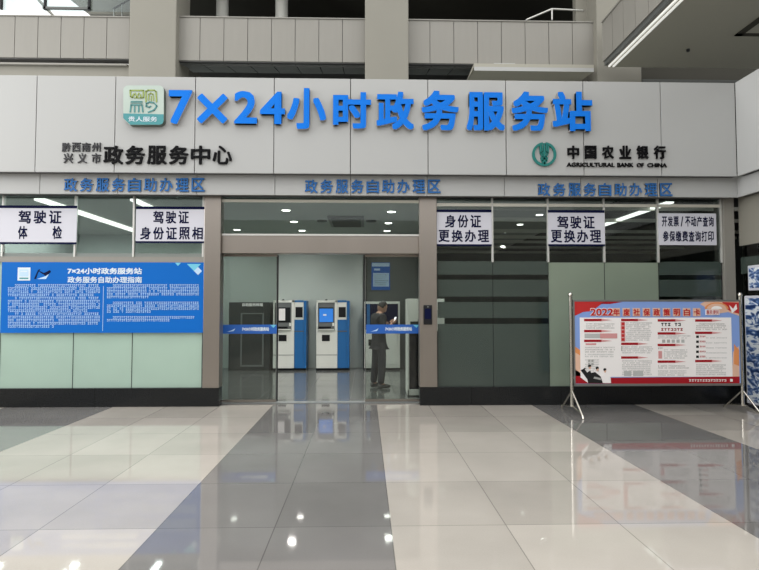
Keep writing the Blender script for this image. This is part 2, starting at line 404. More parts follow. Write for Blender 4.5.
# sliding doors
def door(n, p0, p1, flip):
    yd = YG+.28
    a, b = X_(p0, yd), X_(p1, yd)
    r = srt('door_%d' % n, ((a+b)/2, yd, 0.0))
    B(a, b, yd, yd+.012, .03, zh0+.02, 'glass_door').build('glass_leaf', r)
    f = MB(); f.box(a, b, yd-.012, yd+.024, .012, .05, 'steel'); f.box(a, b, yd-.012, yd+.024, zh0-.03, zh0+.03, 'steel'); f.build('rail', r)
    e0 = (b-.012, b) if n == 1 else (a, a+.012)
    B(e0[0], e0[1], yd-.004, yd+.016, .05, zh0-.03, 'kiosk_trim').build('edge_seal', r)
    z0, z1 = Z_(333.6, yd-.02), Z_(324.6, yd-.02)
    s = MB(); s.box(a+.02, b+.0, yd-.006, yd-.003, z0, z1, 'poster_deep_blue')
    L = b-a
    text_fit(s, '7×24小时政务服务站', a+L*.37, a+L*.86, z0+.045, z1-.04, yd-.008, .001, 'print_white', .04)
    s.prism([(a+L*.10, z0+.03), (a+L*.22, z0+.045), (a+L*.25, z0+.09), (a+L*.19, z0+.06)], yd-.008, yd-.006, 'print_pale')
    s.prism([(a+L*.88, z1-.005), (a+L*.99, z1-.005), (a+L*.94, z1-.055)], yd-.008, yd-.006, 'poster_cyan')
    s.build('blue_safety_strip', r)
door(1, 222, 277, False); door(2, 365, 419.5, True)
# fixed frame posts of the sliding door
struct(B(X_(276.3, YG+.33), X_(278, YG+.33), YG+.36, YG+.38, .0, zh0, 'black').build('trim_14'))

# interior shell
CR = 3.8
struct(B(XL-.4, 1.75, YG+.25, 22.6, CEIL, CEIL+.1, 'interior_ceiling').build('ceiling'))
struct(B(1.75, 12, YG+.25, 22.6, CR, CR+.1, 'interior_ceiling').build('ceiling'))
struct(B(1.73, 1.77, YG+.25, 14, CEIL, CR, 'interior_ceiling').build('ceiling_step'))
XB = X_(365.5, 14.55)
struct(B(XL-.2, XB, 14.55, 14.7, 0, CEIL, 'interior_wall').build('wall_back'))
struct(B(XB, 1.75, 14.55, 14.7, 0, CEIL, 'interior_grey').build('wall_partition'))
struct(B(XB-.06, XB+.04, 14.5, 14.8, 0, CEIL, 'kiosk_dark').build('trim_15'))
struct(B(1.7, 12, 22.3, 22.5, 0, CR, 'interior_grey').build('wall_far'))
struct(B(1.68, 1.78, 14.7, 22.3, 0, CR, 'interior_grey').build('wall_inner'))
struct(B(11.8, 12, YG+.3, 22.3, 0, CR, 'interior_grey').build('wall_right'))
struct(B(XL-.3, XL-.1, YG, 14.7, 0, CEIL, 'interior_wall').build('wall_left'))

# upper storeys behind the fascia ----------------------------------
YP = 13.0
def parapet(pa, pb, n, k, name, zlo=Z_(63.2, YP), zhi=Z_(19.8, YP)):
    a, b = X_(pa, YP, 40), X_(pb, YP, 40); mb = MB(); mb.box(a, b, YP+.03, YP+.25, zlo, zhi, 'joint')
    wd = (b-a)/n
    for i in range(n): mb.box(a+i*wd+.006, a+(i+1)*wd-.006, YP, YP+.04, zlo+.02, zhi, 'beige_panel')
    mb.box(a, b, YP-.02, YP+.28, zhi, zhi+.03, 'beige_panel')
    return struct(mb.build(name, bevel=.004))
parapet(-55, 129.5, 8, 0, 'wall_parapet', Z_(62.3, YP), Z_(21, YP))
parapet(176, 366, 8, 0, 'wall_parapet'); parapet(406, 596, 8, 0, 'wall_parapet')
yc = 12.8
for i, (a, b) in enumerate(((129, 176), (365, 408.5), (597, 641))):
    mb = B(X_(a, yc, 40), X_(b, yc, 40), yc, yc+1.0, 4.2, 13, 'stone_cladding'); mb.build('wall_column_%d' % (i+1), bevel=.02)['kind'] = 'structure'
# left of first column: pale beam under the parapet
struct(B(X_(-60, YP), X_(128, YP), YP+.05, YP+.6, 5.8, Z_(67, YP+.05), 'stone_cladding').build('trim_16'))
struct(B(X_(-60, YP), X_(128, YP, 40), YP-.04, YP+.10, Z_(69, YP), Z_(67, YP), 'beige_panel').build('trim_17', bevel=.01))
# slab with sloping soffit behind the middle parapets
for a, b, nm in ((176, 366, 'ceiling_mezzanine'), (408, 596, 'ceiling_mezzanine')):
    xa, xb = X_(a, YP, 50), X_(b, YP, 50); z = Z_(64.5, YP)
    mb = MB(); mb.box(xa, xb, YP+.25, 18, z+.5, z+.7, 'beam_dark')
    n = 8
    for i in range(n):
        x0 = xa+(xb-xa)*i/n+.01; x1 = xa+(xb-xa)*(i+1)/n-.01
        mb.add([(x0, YP+.05, z), (x1, YP+.05, z), (x1, YP+1.2, z+.30), (x0, YP+1.2, z+.30)], [(0, 1, 2, 3)], 'kiosk_grey')
        mb.box(x0, x1, YP+1.2, YP+1.25, z+.30, z+.5, 'kiosk_grey')
    struct(mb.build(nm))
# white bulkhead under the right middle parapet
mb = MB(); z0 = Z_(79, 12.3); z1 = Z_(65.5, 12.6)
xa, xb = X_(474, 12.6, 70), X_(594, 12.6, 70)
mb.add([(xa, 12.6, z1), (xb, 12.6, z1), (xb, 12.6, z1-.09), (xa, 12.6, z1-.09)], [(0, 1, 2, 3)], 'white_panel')
mb.add([(xa, 12.6, z1-.09), (xb, 12.6, z1-.09), (xb-.35, 13.9, z1-.12), (xa-.1, 13.9, z1-.12)], [(0, 1, 2, 3)], 'soffit_paint')
mb.box(xa, xb, 12.6, 14.0, z1, z1+.08, 'soffit_paint')
mb.box(xa+.5, xa+1.0, 12.7, 12.9, z1+.08, z1+.14, 'white_panel')
struct(mb.build('trim_18'))
# dark rear hall of the upper storeys
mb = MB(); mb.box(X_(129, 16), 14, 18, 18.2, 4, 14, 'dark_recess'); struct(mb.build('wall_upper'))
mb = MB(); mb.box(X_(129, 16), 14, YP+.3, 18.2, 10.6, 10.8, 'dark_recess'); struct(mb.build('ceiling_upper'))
mb = MB()
for i in range(12):
    x = X_(190+i*15.5, 16.5, 70)
    mb.box(x, x+.06, 16.5, 16.55, 6.4, 8.2, 'kiosk_grey')
for p0, p1 in ((206, 221), (240, 250), (262, 270), (300, 306)): mb.box(X_(p0, 16.6), X_(p1, 16.6), 16.6, 16.65, Z_(76, 16.6), Z_(72, 16.6), 'print_lightgrey')
for i in range(5): mb.box(X_(410+i*15, 16.5, 70), X_(412+i*15, 16.5, 70), 16.5, 16.55, 6.4, 8.2, 'kiosk_grey')
struct(mb.build('trim_19'))
# round white columns and pale pier upstairs
for i, (a, b) in enumerate(((216.5, 228.5), (275.5, 288))):
    xa, xb = X_(a, 14.6, 5), X_(b, 14.6, 5)
    struct(MB().lathe((xa+xb)/2, 14.6, [((xb-xa)/2, 8.2), ((xb-xa)/2, 10.6)], 'pillar_white', 28).build('wall_pillar_%d' % (i+1)))
struct(B(X_(580, 13.4), X_(598, 13.4), 13.4, 13.6, 7, 11, 'stone_cladding').build('wall_upper_end'))
# glazed landing at the upper left
r = srt('window_11', (X_(60, 13.3, 8), 13.3, Z_(15, 13.3)))
B(X_(-60, 13.3), X_(128, 13.3), 13.3, 13.315, Z_(15, 13.3), 10.6, 'glass_rail').build('pane', r)
for px in (1, 45, 89): B(X_(px-1, 13.26, 5), X_(px+1, 13.26, 5), 13.24, 13.3, Z_(15, 13.3), 10.6, 'black').build('mullion', r)
B(X_(43, 13.26, 5), X_(90, 13.26, 5), 13.24, 13.3, Z_(15, 13.3)+.02, Z_(13, 13.3)+.02, 'kiosk_trim').build('bottom_rail', r)
# stair flight and stair wall behind that glass
mb = MB()
mb.prism([(X_(62, 15, 0), Z_(0, 15)+.1), (X_(90, 15, 20), Z_(18, 15)), (X_(150, 15), Z_(18, 15)), (X_(150, 15), 11.2), (X_(40, 15, -30), 11.2)], 15, 15.3, 'stone_cladding')
mb.prism([(X_(30, 14, 0), Z_(-3, 14)), (X_(46, 14, 14), Z_(15, 14)), (X_(43, 14), Z_(17, 14)), (X_(24, 14), Z_(-3, 14))], 14.0, 14.6, 'soffit_paint')
struct(mb.build('wall_stair'))
rl = thing('stair_handrail', 'dark metal handrail sloping up behind the glass at the upper left', 'handrail', (X_(112, 13.9, 8), 13.9, Z_(21, 13.9)))
MB().tube(P(113, 9, 13.9), P(134, -3, 13.9), .025, 'black').build('rail', rl)
MB().tube(P(122, 4, 13.9), P(122, 16, 13.9), .015, 'alu').build('baluster', rl); MB().tube(P(114, 9, 13.9), P(114, 16, 13.9), .02, 'alu').build('baluster', rl)
rl = thing('balcony_handrail', 'pale tubular handrail rising above the beige parapet at upper right', 'handrail', P(552, 16, 13.4))
MB().tube(P(526, 20, 13.4), P(552, 9, 13.4), .022, 'alu').tube(P(552, 9, 13.4), P(583, 10.5, 13.4), .022, 'alu').build('rail', rl)
MB().tube(P(552, 9, 13.4), P(552, 20, 13.4), .02, 'alu').build('post', rl)

# big slab at upper right crossing towards the camera
ZS = 7.23; YE = 12.5; XS = X_(607, YE, 66)
struct(B(XS, 16, -6, YE, ZS, ZS+.25, 'soffit_paint').build('ceiling_slab'))
mb = MB(); zl, zh = ZS+.12, Z_(20, YE); xs2 = XS-.10
yy = YE
while yy > -2: mb.box(xs2, xs2+.05, yy-.513, yy-.006, zl, zh, 'beige_panel'); yy -= .52
mb.box(xs2+.045, xs2+.2, -2, YE-.01, zl+.01, zh-.01, 'joint'); mb.box(xs2-.02, xs2+.25, -2, YE, zh, zh+.04, 'beige_panel')
struct(mb.build('wall_slab_parapet'))
struct(B(xs2+.03, XS+.3, -2, YE-.02, ZS+.02, zl+.02, 'kiosk_trim').build('trim_20'))
lt = thing('linear_light', 'pair of long white light strips along the edge of the big ceiling slab', 'light', (XS, 5, ZS))
for dx in (0.0, 0.10): B(XS+dx, XS+dx+.04, -2, YE-.06, ZS-.03, ZS-.001, 'edge_strip').build('light_strip', lt)
# recess behind slab edge
struct(B(X_(640, 13.2), 16, 13.2, 13.4, 4, ZS+2, 'dark_recess').build('wall_recess'))
struct(B(X_(641, 12.9, 70), 16, 12.85, 13.2, Z_(80, 12.85), Z_(76, 12.85), 'kiosk_trim').build('trim_21'))
# access hatch and detector in the slab
hx0, hy1 = 5.5*0+X_(734, 11.0, 34)*1.0, 11.05
hx0 = (742-365)/548*11.2-.06; hy1 = 10.95
mb = MB()
for a in ((hx0, hx0+2, hy1-.12, hy1), (hx0, hx0+.14, hy1-2, hy1), (hx0+1.86, hx0+2, hy1-2, hy1), (hx0, hx0+2, hy1-2, hy1-1.88)): mb.box(a[0], a[1], a[2], a[3], ZS-.02, ZS, 'dark_recess')
hz = thing('ceiling_hatch', 'square ceiling hatch with a dark frame in the big slab at upper right', 'hatch', (hx0+1, hy1-1, ZS))
mb.build('frame', hz); B(hx0+.14, hx0+1.86, hy1-1.88, hy1-.12, ZS-.012, ZS-.001, 'soffit_paint').build('panel', hz)
sd = MB().lathe(7.05, 11.58, [(.035, ZS), (.038, ZS-.03), (.03, ZS-.055), (.012, ZS-.06)], 'black', 16).build('ceiling_detector')
tag(sd, 'small dark round detector on the underside of the big ceiling slab', 'detector')

# side wing below its fascia
XW = XR+.22
struct(B(XW, XW+.05, 2.4, YF+.02, 2.62, zb_s+.05, 'stone_cladding').build('wall_wing'))
r = srt('window_12', (XW, 6, 0.3))
B(XW+.02, XW+.035, 2.4, YF, 0.3, 2.64, 'glass_door').build('pane', r)
B(XW+.005, XW+.012, 2.4, YF, 2.15, 2.42, 'frost_dark').build('frosted_film', r)
for y in (7.3, 5.6, 3.9): B(XW, XW+.05, y, y+.05, .3, 2.64, 'kiosk_trim').build('mullion', r)
struct(B(XW-.02, XW+.1, 2.4, YF, 0, .3, 'black_granite').build('baseboard_wing'))
struct(B(XW+.6, XW+.7, 2.4, YG, 0, 3.5, 'kiosk_dark').build('wall_wing_inside'))

# the rest of the public hall, behind the camera
struct(B(-14, 14, -16.3, -16, 0, 7, 'stone_cladding').build('wall_hall_back'))
struct(B(-14.3, -14, -16, 9, 0, 3.2, 'stone_cladding').build('wall_hall_left'))

# ================================================================ SIGNS
def sign(name, label, chars, rects, yf, depth, m, bold, side=None, group=None):
    """rects in photograph pixels on the plane yf"""
    a = P(rects[0][0], rects[0][3], yf); b = P(rects[-1][2], rects[-1][3], yf)
    r = thing(name, label, 'sign', ((a.x+b.x)/2, yf+depth, a.z), group)
    for c, (x0, y0, x1, y1) in zip(chars, rects):
        p = P((x0+x1)/2, y1, yf); q = P((x0+x1)/2, y0, yf)
        text_fit(MB(), c, P(x0, (y0+y1)/2, yf).x, P(x1, (y0+y1)/2, yf).x, p.z, q.z, yf, depth, m, bold, side).build('character', r)
    return r
yb = ym-.075
big = [(168.5, 90, 192, 124), (197, 93.5, 227.5, 123.5), (234, 91, 257, 123.5), (260, 91.5, 285, 124), (287, 88, 326, 129), (333, 92, 371, 128.5),
       (376.5, 91.5, 414, 129.5), (421.5, 90.5, 459, 130.5), (466.5, 92, 505, 130.5), (511.5, 91.5, 548.5, 131), (552.5, 91.5, 592.5, 131)]
r = sign('lettering_sign', 'large bright blue raised letters across the white fascia', '7×24小时政务服务站', big, yb, .075, 'blue_letter', .032, 'letter_edge')
def row(s, x0, x1, y0, y1, gapf=0.12):
    n = len(s); wd = (x1-x0)/n
    return [(x0+i*wd+wd*gapf/2, y0, x0+(i+1)*wd-wd*gapf/2, y1) for i in range(n)]
sign('lettering_sign', 'black raised characters on the fascia beneath the square green logo', '政务服务中心', row('政务服务中心', 102, 233, 145.5, 164), ym-.03, .03, 'black_letter', .018)
sign('lettering_sign', 'tiny grey characters, upper row left of the black service centre characters', '黔西南州', row('黔西南州', 61, 101, 142.5, 151.5, .15), ym-.02, .02, 'dim_letter', .012)
sign('lettering_sign', 'tiny grey characters, lower row left of the black service centre characters', '兴义市', row('兴义市', 61, 103, 153, 163, .35), ym-.02, .02, 'dim_letter', .012)
sg = 'blue signs along the narrow fascia'
S = '政务服务自助办理区'
sign('lettering_sign', 'small blue characters on the narrow fascia above the left windows', S, row(S, 62.5, 206, 178, 191.5, .18), ys-.025, .025, 'small_blue', .02, 'letter_edge', sg)
sign('lettering_sign', 'small blue characters on the narrow fascia above the entrance', S, row(S, 303.5, 442, 179.5, 193, .18), ys-.025, .025, 'small_blue', .02, 'letter_edge', sg)
sign('lettering_sign', 'small blue characters on the narrow fascia beneath the bank name', S, row(S, 536.5, 674, 183, 196, .18), ys-.025, .025, 'small_blue', .02, 'letter_edge', sg)
# bank sign
xs_, zs_ = P(567, 0, ym).x, 0
r = sign('lettering_sign', 'black Chinese bank name with a smaller English line below it', '中国农业银行', row('中国农业银行', 565, 669, 145.5, 158.5, .34), ym-.03, .03, 'black_letter', .022)
a = P(567, 166.5, ym-.02); b = P(667, 163, ym-.02)
for wd_, u, v in (('AGRICULTURAL', 0, .478), ('BANK', .505, .665), ('OF', .70, .77), ('CHINA', .805, 1)):
    text_fit(MB(), wd_, a.x+(b.x-a.x)*u, a.x+(b.x-a.x)*v, a.z, b.z, ym-.02, .02, 'black_letter', .02).build('english_word', r)
lg = thing('bank_emblem', 'round green emblem with an ear of grain before the bank name', 'emblem', P(544.5, 166, ym))
c = P(544.5, 154, ym-.03); R_ = 12.3*ym/F
mb = MB(); N = 48
ring = []
for i in range(N):
    t0 = 2*math.pi*i/N; t1 = 2*math.pi*(i+1)/N
    if abs((t0+t1)/2-math.pi/2) < .16: continue
    mb.prism([(c.x+R_*math.cos(t0), c.z+R_*math.sin(t0)), (c.x+R_*math.cos(t1), c.z+R_*math.sin(t1)), (c.x+R_*.80*math.cos(t1), c.z+R_*.80*math.sin(t1)), (c.x+R_*.80*math.cos(t0), c.z+R_*.80*math.sin(t0))], ym-.03, ym, 'teal')
mb.build('ring', lg)
mb = MB(); k = R_
mb.prism([(c.x-.07*k, c.z+.92*k), (c.x+.07*k, c.z+.92*k), (c.x+.07*k, c.z-.80*k), (c.x-.07*k, c.z-.80*k)], ym-.03, ym, 'teal')
for sx in (-1, 1):
    mb.ribbon([(c.x+sx*.34*k, c.z+.72*k), (c.x+sx*.30*k, c.z+.1*k), (c.x+sx*.14*k, c.z-.2*k), (c.x, c.z-.40*k)], .13*k, ym-.03, ym, 'teal')
    mb.ribbon([(c.x+sx*.20*k, c.z+.82*k), (c.x+sx*.17*k, c.z+.2*k), (c.x, c.z-.1*k)], .10*k, ym-.028, ym, 'teal')
    mb.ribbon([(c.x+sx*.24*k, c.z-.30*k), (c.x+sx*.18*k, c.z-.55*k), (c.x, c.z-.80*k)], .14*k, ym-.03, ym, 'teal')
mb.build('grain_ear', lg)
# square service logo
mat('logo_base', (0.42, 0.50, 0.45), .4, var=.18, scale=1.5); mat('logo_teal', (0.05, 0.25, 0.27), .4); mat('logo_olive', (0.26, 0.33, 0.07), .4); mat('logo_ink', (0.06, 0.23, 0.23), .4)
mat('logo_side', (0.10, 0.13, 0.11), .5)
yl = ym-.09
def LP(u, v): p = P(118+u/11.4, 80+v/11.4, yl); return (p.x, p.z)
def rr(u0, v0, u1, v1, rd, cut=False):
    pts = []
    for (cx, cy, t) in ((u1-rd, v0+rd, -90), (u1-rd, v1-rd, 0)):
        for i in range(6): a_ = math.radians(t+90*i/5); pts.append(LP(cx+rd*math.cos(a_), cy+rd*math.sin(a_)))
    pts += [LP(u0+75, v1), LP(u0, v1-75)] if cut else [LP(u0, v1), LP(u0, v1)]
    if cut is None: pts = pts[:6]+[LP(u1, v1), LP(u0, v1)]
    for i in range(6): a_ = math.radians(180+90*i/5); pts.append(LP(u0+rd+rd*math.cos(a_), v0+rd+rd*math.sin(a_)))
    return pts
r = thing('square_logo', 'pale green square logo plate with a teal band left of the big blue letters', 'logo', P(144, 126, ym))
MB().prism(rr(60, 62, 522, 512, 55, True), yl, ym, 'logo_base', 'logo_side').build('plate', r)
mb = MB(); mb.prism([LP(62, 382), LP(520, 392), LP(520, 470), LP(508, 498), LP(480, 510), LP(140, 510), LP(62, 436)], yl-.006, yl-.0005, 'logo_teal')
a = LP(120, 474); b = LP(450, 420); text_fit(mb, '贵人服务', a[0], b[0], a[1], b[1], yl-.009, .002, 'print_white', .01); mb.build('teal_band', r)
mb = MB()
def st(pts, m, wd=.021): mb.ribbon([LP(*q) for q in pts], wd, yl-.008, yl-.0005, m)
st([(180, 160), (165, 200), (145, 190), (140, 120), (290, 120), (290, 200), (262, 205), (258, 170)], 'logo_olive'); st([(195, 150), (215, 200), (240, 150)], 'logo_olive', .017); st([(190,205),(245,205)], 'logo_olive', .014)
st([(320, 250), (320, 130), (345, 118), (415, 118), (435, 135), (440, 250)], 'logo_olive'); st([(350, 230), (352, 165), (375, 150), (400, 165), (408, 235)], 'logo_olive', .017); st([(380,185),(380,240)],'logo_olive',.014)
st([(150, 245), (275, 245)], 'logo_ink', .014); st([(145, 262), (280, 262)], 'logo_ink', .012)
st([(140, 365), (150, 285), (275, 285), (285, 365)], 'logo_ink'); st([(190, 365), (190, 300)], 'logo_ink'); st([(237, 365), (237, 300)], 'logo_ink')
st([(375, 300), (355, 312), (322, 300), (325, 270), (360, 252), (410, 262), (445, 298), (410, 345), (345, 368)], 'logo_ink')
mb.build('glyph_strokes', r)

# ---- white banners on the upper panes
def banner(label, px, rows, rule=True):
    x0, y0, x1, y1 = px; yf = YG-.045
    p = P(x0, y1, yf); q = P(x1, y0, yf)
    r = thing('window_banner', label, 'banner', ((p.x+q.x)/2, yf, p.z), 'white banners on the upper panes')
    mb = MB(); mb.box(p.x, q.x, yf, yf+.012, p.z, q.z, 'banner_white')
    if rule:
        mb.box(p.x, q.x, yf-.001, yf+.013, p.z-.015, p.z+.015, 'navy'); mb.box(p.x, q.x, yf-.001, yf+.013, q.z-.015, q.z+.03, 'navy')
    mb.build('sheet', r)
    t = MB()
    for s, a, b, c, d in rows:
        n = len(s); wd = (b-a)/n
        for i, ch in enumerate(s):
            if ch == ' ': continue
            g = .16 if ch != '/' else .6
            u = P(a+i*wd+wd*g/2, d, yf); v = P(a+(i+1)*wd-wd*g/2, c, yf)
            text_fit(t, ch, u.x, v.x, u.z, v.z, yf-.003, .002, 'navy', .022)
    t.build('lettering', r)
banner('white banner at the far left window, wide gap in its lower row', (-3, 207.5, 77, 243), [('驾驶证', 17, 63, 210.5, 223.5), ('体  检', 17, 63, 226, 239)])
banner('white banner beside the left steel pier, lower row of five characters', (135.5, 208.5, 206, 242), [('驾驶证', 152, 190, 211, 223.5), ('身份证照相', 139, 204, 227, 239.5)])
banner('white banner at the first window right of the entrance', (436.5, 211.5, 491.5, 245), [('身份证', 444, 482, 215, 227.5), ('更换办理', 437.5, 490, 230, 242)])
banner('white banner above the left end of the red notice board', (548.5, 212, 604.5, 245), [('驾驶证', 556, 595.5, 216, 228.5), ('更换办理', 550, 602, 230, 242.5)])
banner('white banner with two dense rows on the rightmost window', (659, 213.5, 716, 245), [('开发票/不动产查询', 661.5, 714, 216.5, 226.5), ('参保缴费查询打印', 662.5, 714, 231, 241.5)], False)

# ---- blue information poster on the left windows
def px_frame(yf):
    return lambda x, y: ((lambda p: (p.x, p.z))(P(x, y, yf)))
yf = YG-.05; G = px_frame(yf)
r = thing('information_poster', 'long blue information poster with white text across the left windows', 'poster', (G(104, 333)[0], yf, G(104, 333)[1]))
mb = MB(); a = G(0, 333); b = G(206, 262.5); mb.box(a[0], b[0], yf, yf+.02, a[1], b[1], 'poster_blue'); mb.build('sheet', r)
pr = MB()
def pb(x0, y0, x1, y1, m, l=1):
    p = G(x0, y1); q = G(x1, y0); pr.box(p[0], q[0], yf-.0012*l, yf-.0002, p[1], q[1], m)
def scribble(x0, x1, y, h, m, dens=.85, l=1, cw=None):
    """a row of small printed characters too small to read: little blocks of strokes"""
    x = x0; cw = cw or h*1.0
    while x < x1-cw*.5:
        if random.random() < dens:
            k = random.random()
            pb(x, y-h/2, x+cw*.72, y-h*.22, m, l)
            if k < .7: pb(x, y+h*.2, x+cw*.72, y+h*.45, m, l)
            if k > .3: pb(x+cw*.24, y-h/2, x+cw*.46, y+h/2, m, l)
            else: pb(x+cw*.5, y-h/2, x+cw*.72, y+h/2, m, l)
        x += cw
pr_text = lambda s, x0, x1, y0, y1, m, bo=.02: text_fit(pr, s, G(x0, y1)[0], G(x1, y0)[0], G((x0+x1)/2, y1)[1], G((x0+x1)/2, y0)[1], yf-.002, .0015, m, bo)
pr_text('7×24小时政务服务站', 67.5, 142, 267.8, 274.2, 'print_white', .03); pr_text('政务服务自助办理指南', 67.5, 142, 276.6, 283, 'print_white')
pb(17.5, 267.5, 30.5, 280.5, 'print_white'); pb(19.5, 269.5, 28.5, 276.5, 'print_pale', 2); pb(20.5, 270.8, 27.5, 272.0, 'print_white', 3); pb(19.5, 277.6, 28.5, 279, 'logo_teal', 2)
for pts, m_ in (([(34, 279), (38, 270), (40.5, 269), (38, 273), (36, 279)], 'navy'), ([(38, 270), (44, 273), (50, 270), (51, 272), (46, 276), (41, 273)], 'navy'), ([(37, 279), (46, 276), (49, 274), (46, 279)], 'print_pale')):
    pr.prism([G(*q) for q in pts], yf-.002, yf-.0002, m_)
for i in range(14): scribble(8 if i not in (0, 4, 9) else 15, 100 if i not in (3, 8, 13) else (94, 88, 54)[(3, 8, 13).index(i)], 285.5+i*3.15, 2.5, 'print_pale', .93, cw=2.1)
for i in range(13):
    if i in (5,): continue
    scribble(107 if i not in (0, 6, 11) else 113, (199, 199, 199, 199, 150, 0, 199, 199, 199, 156, 0, 198, 170)[i], 285.5+i*2.9, 2.35, 'print_pale', .93, cw=2.1)
pb(102.8, 286, 103.3, 331, 'print_pale')
for pts, m_ in (([(187, 264), (194, 271), (201, 264)], 'poster_cyan'), ([(194, 271), (198, 267), (202, 271), (198, 275)], 'print_pale'), ([(175, 262.8), (178, 266), (181, 262.8)], 'poster_cyan')):
    pr.prism([G(*q) for q in pts], yf-.002, yf-.0002, m_)
pr.build('printed_text', r)

# ================================================================ NOTICE BOARD ON STAND
ysb = 8.25
xl, xr = X_(570.5, ysb, 300), X_(740, ysb, 300)
r = thing('notice_stand', 'free standing red and blue notice board on two steel posts', 'notice board', ((xl+xr)/2, ysb, 0))
for x in (xl, xr):
    mb = MB(); mb.tube((x, ysb, .10), (x, ysb, 1.76), .026, 'chrome', 16)
    po = mb.build('post', r)
    MB().lathe(x, ysb, [(.026, 1.755), (.03, 1.765), (.034, 1.785), (.030, 1.805), (.015, 1.82), (.001, 1.823)], 'chrome', 18).build('finial', po)
    mb = MB()
    for s in (-1, 1):
        mb.tube((x, ysb, .34), (x, ysb+s*.40, .035), .014, 'chrome'); mb.tube((x, ysb, .11), (x, ysb+s*.36, .10*0+.06), .012, 'chrome')
        mb.tube((x, ysb+s*.40, .045), (x, ysb+s*.43, .0), .018, 'chrome')
    mb.build('foot', r)
yf = ysb-.03; G = px_frame(yf)
zb, zt = G(650, 384.6)[1], G(650, 301)[1]
mb = MB(); a0, a1 = xl+.03, xr-.022
for q in ((a0, a1, zb-.02, zb+.015), (a0, a1, zt-.01, zt+.02), (a0, a0+.02, zb, zt), (a1-.02, a1, zb, zt)): mb.box(q[0], q[1], ysb-.034, ysb+.02, q[2], q[3], 'frame_grey')
for x in (xl, xr):
    s = 1 if x == xl else -1
    for z in (zb+.1, zt-.1): mb.box(min(x, x+s*.05), max(x, x+s*.05), ysb-.01, ysb+.01, z-.015, z+.015, 'alu')
mb.build('board_frame', r, bevel=.003)
pr = MB(); yf = ysb-.03
pr.box(a0+.012, a1-.012, yf, ysb+.012, zb+.008, zt-.004, 'print_skyblue')
def poly(pts, m, l=1): pr.prism([G(*q) for q in pts], yf-.0012*l, yf-.0002, m)
# background: red ribbon top left, sunset and red hills at the bottom, seal top right
poly([(574.5, 301), (606, 301.5), (600, 305), (592, 311), (583, 312), (574.5, 316)], 'print_red'); poly([(606, 301), (622, 302), (610, 304), (600, 304)], 'print_deep_red')
poly([(574.5, 346), (580, 350), (581, 372), (574.5, 370)], 'print_orange'); poly([(574.5, 352), (581, 356), (581, 376), (574.5, 376)], 'print_peach', 2)
poly([(733, 352), (739, 346), (739.5, 378), (732, 378)], 'print_peach'); poly([(734, 344), (739, 350), (739, 366), (734, 364)], 'print_orange', 2)
poly([(574.5, 369), (582, 374), (592, 378), (739.5, 376.5), (739.5, 384), (574.5, 383.5)], 'print_deep_red', 2)
poly([(706, 301), (739.5, 301.5), (739.5, 316), (728, 312), (716, 314), (700, 304)], 'print_peach'); poly([(722, 302), (739.5, 302.5), (739.5, 314), (730, 311), (725, 308)], 'print_red', 2)
c2 = (716.5, 309)
for rad, m_ in ((12, 'print_orange'), (10, 'print_peach'), (8, 'print_orange'), (5.5, 'print_page')):
    pts = [(c2[0]+rad*math.cos(math.radians(t)), c2[1]+rad*.55*math.sin(math.radians(t))) for t in range(180, 361, 20)]
    poly(pts, m_, 3+('print_orange', 'print_peach').index(m_) if m_ != 'print_page' else 6)
poly([(729, 305), (733, 309), (736, 304), (737, 309), (732, 313)], 'print_page', 4)
pb(705.5, 309.5, 719, 315, 'print_page', 7)
pr_text2 = lambda s, x0, x1, y0, y1, m, bo=.02, l=4: text_fit(pr, s, G(x0, y1)[0], G(x1, y0)[0], G((x0+x1)/2, y1)[1], G((x0+x1)/2, y0)[1], yf-.0012*l, .001, m, bo)
pr_text2('惠民便民', 706, 718.5, 310, 314.5, 'print_red', .01, 9)
# page
pb(580.5, 317.5, 731, 377, 'print_page', 3)
# title with pale outline
pr_text2('2022', 590, 613.5, 308, 316.2, 'print_page', .06, 4); pr_text2('2022', 590.3, 613, 308.5, 315.8, 'print_red', .03, 6)
for i, ch in enumerate('年度社保政策明白卡'):
    x = 616.2+i*10.05
    pb(x-3.6, 308.1, x+3.6, 316.3, 'print_peach', 4)
    pr_text2(ch, x-3.1, x+3.1, 308.8, 315.7, 'print_red', .03, 7)
# columns of text
def head(x0, x1, y): pb(x0, y-1.2, x0+(x1-x0)*.62, y+1.2, 'print_deep_red', 5); poly([(x0+(x1-x0)*.62, y-1.2), (x1, y), (x0+(x1-x0)*.62, y+1.2)], 'print_pink', 5)
def lines(x0, x1, y0, y1, step=2.0, m='print_lightgrey'):
    y = y0
    while y < y1: scribble(x0, x1-random.random()*(x1-x0)*.12, y, 1.2, m, .9, 4, 1.3); y += step
head(584, 612, 320); lines(586, 617, 324, 329); head(584, 612, 331); pb(584.5, 333.6, 616.5, 338.2, 'print_lightgrey', 4); pb(600, 333.4, 617, 338.4, 'print_pink', 5); head(584, 612, 340.8)
pb(585.5, 343.2, 596, 345, 'print_pink', 5); lines(585, 616, 347.5, 352, 2.2, 'print_grey'); lines(585, 616, 354.5, 358); lines(585, 600, 360, 372, 2.2); 
for (x, y) in ((588, 359.5), (591.2, 359.5), (588, 363), (591.2, 363)): pb(x, y, x+2.2, y+2.4, 'print_grey', 5)
head(621, 648, 320); pb(620.8, 321.8, 624.8, 341.5, 'print_pink', 5)
for k in range(5): pb(621.4, 322.5+k*3.9, 624.2, 325.2+k*3.9, 'print_red', 6)
lines(626, 653, 323, 341, 1.9); head(621, 648, 343.8); lines(622, 653, 347, 353.5, 1.9); pb(621, 346, 621.8, 351, 'print_grey', 5); head(621, 648, 357.5); lines(622, 653, 361, 376, 1.9); pb(624, 371, 631, 376, 'print_lightgrey', 5); pb(633, 371, 643, 376, 'print_lightgrey', 5)
head(657.5, 686, 320.4)
